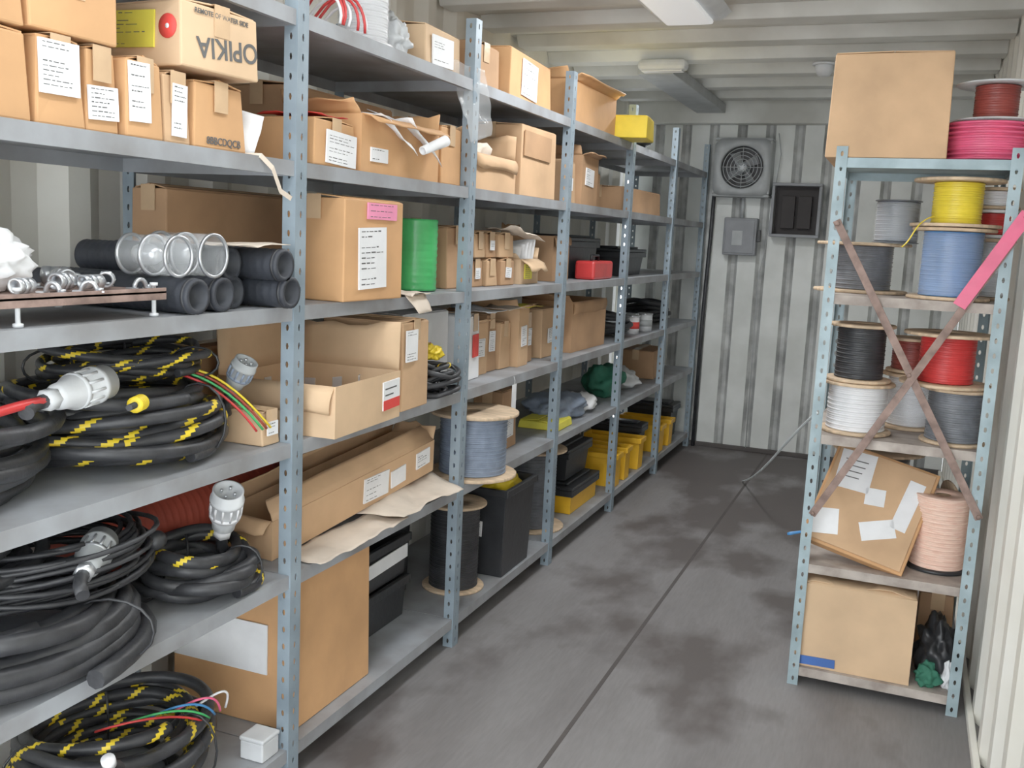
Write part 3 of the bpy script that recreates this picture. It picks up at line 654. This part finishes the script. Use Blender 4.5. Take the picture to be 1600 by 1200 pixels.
# T1
coil(.33, 1.70, T1, .18, .015, 10, .19, 'black cable coil with yellow tape on the lowest shelf', seed=14, sq=1.15, stripes=44)
coil(.36, 1.25, T1, .19, .019, 6, .15, 'thick black cable coiled on the lowest shelf', seed=17, sq=1.1)
T = thing('red_label_bottle', (.57, 1.475, T1 + .17), 'dark bottle with red and white label', 'bottle', rot=(.5, .3, 0))
bm = BM(); glathe(bm, [(.001, 0), (.026, 0), (.026, .10), (.012, .12), (.012, .13), (.001, .13)], 24); part(bm, 'bottle_body', M_BLKP, T)
bm = BM(); glathe(bm, [(.0255, .03), (.0270, .03), (.0270, .07), (.0255, .07)], 24, loop=True); part(bm, 'bottle_label', M_REDINK, T)
bm = BM(); glathe(bm, [(.001, .13), (.014, .13), (.014, .15), (.001, .15)], 16); part(bm, 'cap', M_WWIRE, T)
for i in range(5):
    bm = BM(); gtube(bm, bez(((.36 + .03 * i, 1.62 + .05 * i, T1 + .19), (.47 + .02 * i, 1.60 + .06 * i, T1 + .25), (.50 + .01 * i, 1.72 + .04 * i, T1 + .23), (.52, 1.80 + .02 * i, T1 + .17))), .003, 7)
    tag(part(bm, 'loose_wire', (M_RED, M_GREEN, M_BLUEP, M_PINK, M_WWIRE)[i]), 'thin coloured wire strand on the cable pile', 'wire', 'coloured wire ends')
B(.16, .56, 2.11, 2.52, T1, .535, M_ORANGE, 'large orange-tan box with wide white label band', labs=[('-y', .02, .35, .80, .68, 'n')], rz=0)
T = thing('grey_junction_box', (.55, 1.98, T1 + .001), 'small light grey junction box beside a carton', 'junction box')
bm = BM(); gbox(bm, -.035, -.035, 0, .035, .035, .05); part(bm, 'box_body', M_LGREY, T, bevel=.004)
bm = BM(); gbox(bm, -.037, -.037, .05, .037, .037, .062); part(bm, 'lid', M_LGREY, T, bevel=.004)
for lv in range(2):
    tote(.13, .43, 2.70, 3.00, T1 + lv * .155, T1 + .15 + lv * .155, 'black stacking tray with white label strip', lab=[('+x', .03, .40, .97, .72, 'n')] if lv else None, group='stacked black trays', name='stacking_tray', taper=.95)
tote(.13, .33, 3.10, 3.22, T1, .50, 'narrow tall black plastic bin behind a post', group='black plastic bins', name='plastic_bin')
spool(.455, 3.345, T1, .120, .095, .34, M_BLK, M_WOOD, 'spool of black cable with wooden flanges', 'large cable spools')
tote(.36, .60, 3.50, 3.82, T1, .47, 'black crate filled with oddments, white label', lab=[('-y', .3, .45, .6, .62, 'w')], group='black plastic bins', name='plastic_crate')
blob(.48, 3.66, .40, .09, .12, .05, M_YELL, 'yellow_cable_bundle', 'yellow plastic bundle inside the black crate', 'bundle', 5, .4)
spool(.42, 4.26, T1, .165, .12, .38, M_DGREY, M_WOOD, 'tall dark cable spool with wooden flanges', 'large cable spools')
GT = 'orange-yellow cases with black lids'
for (y0, y1, x1, h) in ((4.52, 4.95, .555, .12), (5.16, 5.26, .60, .19), (5.36, 5.46, .60, .19), (5.66, 5.77, .60, .19), (6.20, 6.31, .60, .18), (6.46, 6.57, .60, .18)):
    tote(.25, x1 - .015, y0, y1, T1, T1 + h, 'narrow orange-yellow case with black lid', m=M_OYEL, rim=M_BLKP if h < .15 else M_OYEL, lid=h < .15, group=GT, taper=.98)
for (y0, y1) in ((5.84, 5.98), (6.70, 6.92)):
    tote(.22, .54, y0, y1, T1, T1 + .22, 'black plastic case between yellow cases', group='plastic cases', lid=True, name='equipment_case')
tote(.24, .50, 4.55, 4.92, T1 + .155, T1 + .30, 'black case stacked on an orange-yellow case', group='plastic cases', lid=True, name='equipment_case')

# T5 bays 2+
B(.36, .585, 2.13, 2.34, T5, 1.735, M_ORANGE, 'orange-tan box with white label and red tape', labs=[('+x', .25, .05, .95, .75, 'w')], group=G)
sheet([(.40, 2.15, 1.742), (.58, 2.15, 1.742), (.58, 2.30, 1.745), (.42, 2.30, 1.745)], 6, 6, M_REDINK, 'red_tape_scrap', 'red tape scrap lying on a box', 'tape', .02, 3)
B(.34, .585, 2.36, 2.83, T5, 1.77, M_ORANGE, 'wide open orange-tan box with loose papers', opened={'+x': (100, .05), '-x': (20, .08), '-y': (40, .05), '+y': (20, .06)}, labs=[('+x', .1, .2, .3, .45, 'w')], group=G)
for i, (y0, y1, za, zb) in enumerate(((2.38, 2.60, 1.775, 1.68), (2.56, 2.76, 1.78, 1.66))):
    sheet([(.48, y0, za + .005), (.62, y0 + .02, za - .005), (.632, y1, zb), (.52, y1 + .02, za)], 8, 8, M_WHITE, 'loose_paper', 'white crumpled paper spilling from an open box', 'paper', .03, 4 + i, group='papers spilling from the box')
T = thing('paper_roll', (.615, 2.66, 1.70), 'small white rolled paper leaning at the shelf edge', 'paper', rot=(-1.2, .2, -.2))
bm = BM(); glathe(bm, [(.010, 0), (.013, 0), (.017, .11), (.014, .11)], 20, loop=True); part(bm, 'roll_body', M_WHITE, T)
B(.33, .575, 2.86, 3.02, T5, 1.80, M_ORANGE, 'upright orange-tan box beside a steel post', group=G)
B(.10, .33, 2.40, 3.00, T5, 1.86, M_BROWN, 'brown carton behind the open boxes', rz=0)
B(.32, .57, 3.12, 3.52, T5, 1.74, M_TAN, 'open tan box with bent flaps', opened={'+x': (150, .05), '-x': (5, .12), '-y': (30, .1), '+y': (10, .1)}, group=G)
blob(.45, 3.30, T5 + .04, .08, .12, .07, M_CLOTH, 'packing_paper_wad', 'wad of brown packing paper in a box', 'paper', 6, .5, f=5)
B(.30, .57, 3.58, 3.96, T5, 1.89, M_TAN, 'tall tan carton with dark rectangular panel', group=G, labs=[('+x', .05, .55, .8, .9, 'd')])
B(.30, .55, 4.12, 4.30, T5, 1.80, M_TAN, 'tan box with small label', labs=[('+x', .2, .3, .7, .6, 'w')], group=G)
B(.30, .56, 4.34, 4.60, T5, 1.84, M_BROWN, 'brown box with bright label', labs=[('+x', .2, .4, .7, .75, 'w')], group=G, opened={'+x': (70, .05), '-y': (20, .05)})
B(.15, .45, 4.66, 4.98, T5, 1.80, M_BROWN, 'brown box deep on the upper shelf', group=G)

# T6 top
for i in range(7):
    a = random.uniform(-.03, .03); y = 2.22 + .02 * i
    bm = BM(); gtube(bm, bez(((.45, y, T6 + .01), (.53, y + a, T6 + .14 + .02 * (i % 3)), (.60, y + .03, T6 + .08), (.585, y + .02 + a, T6 + .012)), 10), .004, 7)
    tag(part(bm, 'loose_wire', M_RED if i % 3 else M_WWIRE), 'looped red wire on the top shelf', 'wire', 'red wires on the top shelf')
spool(.50, 2.50, T6, .085, .07, .16, M_WWIRE, M_WWIRE, 'white spool of wire on the top shelf', 'spools on the top shelf', wrap=True)
blob(.49, 2.66, T6, .06, .05, .06, M_LGREY, 'plastic_bag', 'crumpled translucent bag beside a white spool', 'bag', 14, .5, f=5)
B(.32, .56, 2.76, 3.02, T6, 2.09, M_PALE, 'pale box wrapped in plastic with white label', labs=[('+x', .15, .1, .75, .8, 'w')], group='boxes on the top shelf')
sheet([(.56, 2.95, 2.02), (.625, 3.08, 2.0), (.640, 3.14, 1.80), (.625, 3.00, 1.76)], 12, 18, M_CLEAR, 'plastic_wrap_sheet', 'clear crumpled plastic film hanging from the top shelf', 'plastic film', .04, 6, f=9)
B(.30, .56, 3.12, 3.34, T6, 2.11, M_BROWN, 'brown box on the top shelf', group='boxes on the top shelf')
B(.28, .57, 3.38, 3.90, T6, 2.14, M_ORANGE, 'orange-tan box with white label on top shelf', labs=[('+x', .25, .1, .6, .85, 'w')], group='boxes on the top shelf')
B(.28, .57, 4.12, 4.78, T6, 2.14, M_ORANGE, 'wide open orange-tan box on top shelf', opened={'+x': (60, .06), '-x': (20, .08), '-y': (30, .06)}, group='boxes on the top shelf')
B(.36, .72, 4.78, 5.02, T6, T6 + .11, M_YELL, 'bright yellow flat case overhanging the top shelf', tape=False, group='cases', name='yellow_case', cat='case', rz=.1)
blob(.50, 5.35, T6, .1, .15, .06, M_BLKP, 'black_bag', 'black crumpled bag on the top shelf', 'bag', 16, .4)
B(.25, .55, 5.15, 5.9, T5, 1.75, M_BROWN, 'brown carton on the far upper shelf')
tote(.2, .5, 5.3, 5.8, T4, 1.4, 'dark case on a far shelf', group='plastic cases', name='equipment_case', lid=True)

# ------------------------------------------------------------------ right shelving unit contents
GR = 'wire spools on the shelving unit'
B(1.70, 2.055, 3.32, 3.72, R5, 2.075, M_TAN, 'large plain tan cardboard box on top of shelving', tape=False, group='large cartons', rz=0)
spool(2.17, 3.49, R5, .137, .134, .125, M_PINK, M_CLEAR, 'large bright pink wire spool on top of shelving', GR, tf=.004, amp=.12)
spool(2.185, 3.49, R5 + .127, .122, .065, .115, M_MAROON, M_LGREY, 'maroon wire spool with pale flange stacked on pink', GR, tf=.005)
Z = R4
spool(1.83, 3.64, Z, .155, .10, .17, M_DGREY, M_WOOD, 'grey wire spool with wide wooden flanges', GR)
spool(1.93, 3.56, Z + .172, .075, .068, .14, M_DGREY, M_DGREY, 'shiny dark grey wrapped spool', GR, wrap=True, tf=.004)
spool(2.105, 3.46, Z, .125, .090, .225, M_BLUE, M_WOOD, 'blue wire spool wrapped in film', GR, wrap=True)
spool(2.105, 3.46, Z + .228, .135, .075, .15, M_YWIRE, M_WOOD, 'yellow wire spool with wooden flanges stacked on blue', GR)
spool(2.225, 3.64, Z, .075, .062, .20, M_LGREY, M_WOOD, 'white wire spool wrapped in film', GR, wrap=True)
spool(2.225, 3.64, Z + .203, .075, .052, .09, M_RED, M_WWIRE, 'small red wire spool stacked on white', GR)
spool(2.225, 3.64, Z + .295, .075, .052, .07, M_WWIRE, M_WOOD, 'small white wire spool above a red spool', GR)
bm = BM(); gtube(bm, bez(((2.04, 3.385, Z + .26), (1.98, 3.34, Z + .24), (1.99, 3.33, Z + .19), (1.955, 3.33, Z + .16))), .0022, 7); tag(part(bm, 'loose_wire', M_YWIRE), 'yellow wire tail hanging from the spool', 'wire')
Z = R3
spool(1.865, 3.455, Z, .115, .095, .17, M_WWIRE, M_WOOD, 'white wire spool with wooden flanges', GR)
spool(1.86, 3.455, Z + .172, .105, .078, .19, M_BLK, M_WOOD, 'black wire spool stacked on a white spool', GR)
spool(2.03, 3.66, Z, .10, .075, .19, M_WWIRE, M_WOOD, 'white wire spool deep on the shelf', GR, wrap=True)
spool(2.02, 3.66, Z + .193, .08, .065, .12, M_MAROON, M_WOOD, 'dark maroon wire spool stacked on white', GR)
spool(2.165, 3.44, Z, .10, .085, .18, M_DGREY, M_WOOD, 'grey wire spool with wooden flanges', GR)
spool(2.125, 3.455, Z + .183, .138, .085, .17, M_RED, M_WOOD, 'bright red wire spool with wooden flanges', GR)
Z = R2
spool(1.945, 3.745, Z, .160, .11, .34, M_DGREY, M_WOOD, 'large dark cable spool with broad flanges', GR)
spool(2.163, 3.51, Z, .10, .088, .25, M_ROPE, M_BLKP, 'pale orange and white rope spool', GR, top=False)
T = thing('wooden_disc', (2.21, 3.67, Z + .15), 'round plywood disc leaning behind the rope spool', 'disc', rot=(0, 1.35, .3))
bm = BM(); glathe(bm, ring_prof(.02, .12, -.005, .005), 40, loop=True); part(bm, 'disc_body', M_WOOD, T)
T = thing('flat_cardboard_carton', (1.905, 3.385, Z + .052), 'flat tan carton leaning on shelf with white papers taped', 'cardboard box', rot=(math.radians(57), math.radians(13), math.radians(-6)))
bm = BM(); gbox(bm, -.175, -.03, -.025, .165, .345, .02); part(bm, 'carton_body', M_ORANGE, T, bevel=.004)
bm = BM(); gbox(bm, -.165, -.02, .021, .155, .335, .026); part(bm, 'carton_lid', M_TAN, T, bevel=.002)
for i, (px, py, sx, sy, a) in enumerate(((-.090, .255, .058, .070, .1), (-.120, .05, .044, .045, .3), (.00, .19, .032, .03, .2), (.045, .085, .055, .032, .5), (.105, .20, .026, .09, -.05))):
    bm = BM(); Mq = Matrix.Translation((px, py, 0)) @ Matrix.Rotation(a, 4, 'Z'); gbox(bm, -sx, -sy, .0262, sx, sy, .0275, Mq)
    for q in range(4):
        if i == 0: gbox(bm, -sx * .7, sy * (.5 - .3 * q), .0275, sx * (.6 - .1 * q), sy * (.55 - .3 * q), .028, Mq, 1)
    part(bm, 'paper_sheet', [M_WHITE, M_INK], T)
T = thing('blue_plastic_tie', (1.69, 3.34, Z + .085), 'small blue plastic tie sticking out of the shelf', 'cable tie', rot=(0, 1.3, .2))
bm = BM(); glathe(bm, [(.004, 0), (.006, .01), (.004, .05), (.001, .06)], 10); part(bm, 'tie_body', M_BLUEP, T)
Z = R1
B(1.75, 2.115, 3.335, 3.70, Z, .355, M_PALE, 'large pale cardboard box on the lowest shelf', labs=[('-y', .02, .03, .36, .13, 'b')], opened={'+y': (-75, .16), '-x': (-85, .16), '+x': (-80, .16), '-y': (-84, .15)}, group='large cartons', rz=0)
blob(2.19, 3.46, Z, .055, .10, .10, M_BLKP, 'black_glove_pile', 'pile of black work gloves beside a carton', 'gloves', 3, .5, f=4)
blob(2.17, 3.365, Z, .035, .03, .04, M_GREENC, 'green_rag', 'crumpled dark green rag beside gloves', 'rag', 5, .5, f=4)
blob(2.225, 3.38, Z + .0, .02, .025, .06, M_WHITE, 'white_rag', 'small crumpled white rag among gloves', 'rag', 6, .5, f=4)
B(2.13, 2.25, 3.62, 3.86, Z, .30, M_BROWN, 'narrow brown box behind gloves', rz=0)
bm = BM(); gtube(bm, bez(((1.70, 4.0, .83), (1.54, 4.5, .62), (1.36, 5.3, .24), (1.14, 6.15, .006)), 30), .0055, 8); tag(part(bm, 'pale_cable', M_PCABLE), 'pale blue-white cable rising from the floor', 'cable')

# ------------------------------------------------------------------ back wall equipment
T = thing('wall_fan_heater', (.845, D, 1.80), 'grey square fan heater mounted on the corrugated wall', 'fan heater')
bm = BM(); w = .195
gbox(bm, -w, -.16, 0, w, -.0, .02); gbox(bm, -w, -.16, .38, w, 0, .40); gbox(bm, -w, -.16, .02, -w + .02, 0, .38); gbox(bm, w - .02, -.16, .02, w, 0, .38); gbox(bm, -w + .02, -.02, .02, w - .02, 0, .38)
part(bm, 'housing', M_FANG, T, bevel=.008)
bm = BM(); n = 48; A = []; Bv = []; Cv = []
for i in range(n):
    a = 2 * PI * i / n + PI / 4; c_, s_ = math.cos(a), math.sin(a); k_ = min(1 / max(abs(c_), abs(s_)), 1.30)
    A.append(bm.verts.new((.192 * c_ * k_, -.162, .20 + .192 * s_ * k_))); Bv.append(bm.verts.new((.150 * c_, -.178, .20 + .150 * s_))); Cv.append(bm.verts.new((.142 * c_, -.140, .20 + .142 * s_)))
for i in range(n):
    j = (i + 1) % n; bm.faces.new((A[i], A[j], Bv[j], Bv[i])).smooth = True; bm.faces.new((Bv[i], Bv[j], Cv[j], Cv[i])).smooth = True
part(bm, 'front_panel', M_FANG, T, solid=.003)
MF = Matrix.Translation((0, -.14, .20)) @ Matrix.Rotation(PI / 2, 4, 'X')
bm = BM()
for q in (.03, .055, .08, .105, .13): gtube(bm, [MF @ Vector((q * math.cos(a), q * math.sin(a), .012)) for a in [i * PI / 20 for i in range(40)]], .003, 5, closed=True)
for i in range(8):
    a = i * PI / 4; gtube(bm, [MF @ Vector((.015 * math.cos(a), .015 * math.sin(a), .014)), MF @ Vector((.140 * math.cos(a), .140 * math.sin(a), .014))], .0025, 5)
part(bm, 'grille', M_GREY, T)
bm = BM()
for i in range(4):
    a = i * PI / 2 + .5; M = MF @ Matrix.Rotation(a, 4, 'Z') @ Matrix.Rotation(.5, 4, 'X')
    v = [bm.verts.new(M @ Vector(p)) for p in ((.01, -.02, -.03), (.11, -.045, -.03), (.12, .02, -.03), (.01, .02, -.03))]; bm.faces.new(v)
glathe(bm, [(.001, -.055), (.02, -.055), (.02, -.02), (.001, -.02)], 16, MF)
FB = part(bm, 'fan_blades', M_STEEL, T, solid=.002)
bm = BM(); glathe(bm, [(.001, -.018), (.028, -.018), (.028, .005), (.001, .008)], 20, MF); part(bm, 'fan_hub', M_LGREY, FB)
bm = BM(); gbox(bm, -.165, -.026, .04, .165, -.022, .36); part(bm, 'inner_panel', M_FINT, T)
T = thing('switch_panel', (.855, D, 1.40), 'grey electrical disconnect box below the fan heater', 'electrical box')
bm = BM(); gbox(bm, -.115, -.09, 0, .115, 0, .26); part(bm, 'enclosure', M_PANEL, T, bevel=.008)
bm = BM(); gbox(bm, -.10, -.098, .015, .10, -.09, .245); dr = part(bm, 'door', M_PANEL, T, bevel=.004)
bm = BM(); gbox(bm, -.05, -.103, .07, .02, -.098, .17); part(bm, 'nameplate', M_FANG, dr)
bm = BM(); gbox(bm, .116, -.07, .10, .14, -.05, .18); part(bm, 'lever', M_BLKP, T, bevel=.003)
bm = BM(); gtube(bm, [(0, -.05, .26), (0, -.05, .40)], .013, 10); part(bm, 'conduit', M_FANG, T)
T = thing('dark_wall_cabinet', (1.22, D, 1.54), 'dark open wall box with grey frame', 'wall box')
bm = BM(); w = .165
gbox(bm, -w, -.12, 0, w, 0, .02); gbox(bm, -w, -.12, .345, w, 0, .365); gbox(bm, -w, -.12, .02, -w + .02, 0, .345); gbox(bm, w - .02, -.12, .02, w, 0, .345)
part(bm, 'frame', M_PANEL, T, bevel=.003)
bm = BM(); gbox(bm, -w + .02, -.03, .02, w - .02, 0, .345); part(bm, 'back_panel', M_DARK, T)
for i in range(2):
    bm = BM(); gbox(bm, -.10 + .11 * i, -.07, .06, -.01 + .11 * i, -.03, .28); part(bm, 'breaker_block', M_DARK, T, bevel=.003)
bm = BM(); gtube(bm, [(1.06, D - .05, 2.24), (1.085, D - .045, 2.1), (1.03, D - .05, 1.45), (1.0, D - .04, 1.25), (1.01, D - .04, .03)], .003, 6); tag(part(bm, 'thin_cable', M_GREY), 'thin grey cable hanging down the back wall', 'cable')
bm = BM(); gtube(bm, [(.655, D - .06, 2.2), (.645, D - .05, 1.5), (.635, D - .07, .9), (.63, D - .055, .0)], .014, 8); tag(part(bm, 'black_hose', M_BLK), 'black hose running down the wall corner', 'hose')
# ceiling fittings
T = thing('fluorescent_fixture', (1.03, 3.65, H - .037), 'added unseen white fluorescent ceiling light fixture', 'ceiling light', 'fluorescent fixtures')
bm = BM(); vs = gbox(bm, -.17, -.62, -.035, .17, .62, 0)
for v in vs:
    if v.co.z < -.01: v.co.x *= .75
part(bm, 'fixture_body', M_LGREY, T, bevel=.004)
bm = BM(); gbox(bm, -.10, -.60, -.055, .10, .60, -.035); part(bm, 'diffuser', M_FLUO, T, bevel=.01)
T2_ = thing('fluorescent_fixture', (1.03, 1.55, H - .037), 'added unseen white fluorescent ceiling light fixture', 'ceiling light', 'fluorescent fixtures')  # made-up second fixture above the view, added to carry extra light
for c in list(T.children):
    q = c.copy(); COL.objects.link(q); q.parent = T2_
T = thing('emergency_light', (.66, 5.32, H - .037), 'small white rounded ceiling lamp', 'ceiling lamp')
bm = BM(); gbox(bm, -.13, -.05, -.055, .13, .05, 0); part(bm, 'lamp_housing', M_LGREY, T, bevel=.02)
bm = BM(); gbox(bm, -.11, -.035, -.062, .11, .035, -.055); part(bm, 'lamp_cover', M_WWIRE, T, bevel=.004)
T = thing('ceiling_cable_duct', (.60, 5.3, H - .036), 'grey steel duct running under the ceiling', 'duct')
bm = BM(); gbox(bm, -.10, .1, -.06, .10, 1.7, -.0); part(bm, 'duct_body', M_FANG, T, bevel=.004)
T = thing('ceiling_sensor', (1.47, 5.5, H - .037), 'small round white ceiling sensor', 'sensor')
bm = BM(); glathe(bm, [(.001, -.07), (.03, -.065), (.045, -.04), (.05, 0), (.001, 0)], 24); part(bm, 'sensor_body', M_LGREY, T)
bm = BM(); glathe(bm, [(.045, -.012), (.062, -.012), (.062, -.0005), (.045, -.0005)], 24, loop=True); part(bm, 'base_ring', M_LGREY, T)

# ------------------------------------------------------------------ lights, world, camera
def area(loc, rot, sx, sy, e, c=(1, 1, 1)):
    l = bpy.data.lights.new('fill_light', 'AREA'); l.shape = 'RECTANGLE'; l.size = sx; l.size_y = sy; l.energy = e; l.color = c
    o = bpy.data.objects.new('fill_light', l); COL.objects.link(o); o.location = loc; o.rotation_euler = rot; return o
area((1.03, 3.65, H - .12), (0, 0, 0), .22, 1.2, 18, (.97, .99, 1))  # added fill light below the unlit fixture
area((1.03, 1.55, H - .12), (0, 0, 0), .22, 1.2, 8, (.97, .99, 1))  # added fill light at the unseen made-up fixture, brightens the near end
area((.66, 5.32, H - .11), (0, 0, 0), .22, .08, 14, (.97, .99, 1))  # added fill light below the small ceiling lamp, brightens the far end
w = bpy.data.worlds.new('overcast_sky'); w.use_nodes = True; bg = w.node_tree.nodes['Background']
bg.inputs[0].default_value = (.92, .965, 1, 1); bg.inputs[1].default_value = 4.8
bpy.context.scene.world = w
f, th, pt_, r = 1537, .377, .15, .047
Fv = Vector((-math.sin(th) * math.cos(pt_), math.cos(th) * math.cos(pt_), -math.sin(pt_)))
R0 = Vector((math.cos(th), math.sin(th), 0)); U0 = R0.cross(Fv)
Rv = R0 * math.cos(r) + U0 * math.sin(r); Uv = -R0 * math.sin(r) + U0 * math.cos(r)
cam = bpy.data.cameras.new('camera'); co = bpy.data.objects.new('camera', cam); COL.objects.link(co)
cam.sensor_width = 36; cam.lens = f * 36 / 1600; cam.clip_start = .02
Mx = Matrix((Rv, Uv, -Fv)).transposed().to_4x4(); Mx.translation = Vector((1.988, 0, 1.466)); co.matrix_world = Mx
bpy.context.scene.camera = co
bpy.context.scene.view_settings.view_transform = 'Standard'
bpy.context.scene.view_settings.gamma = 1.12
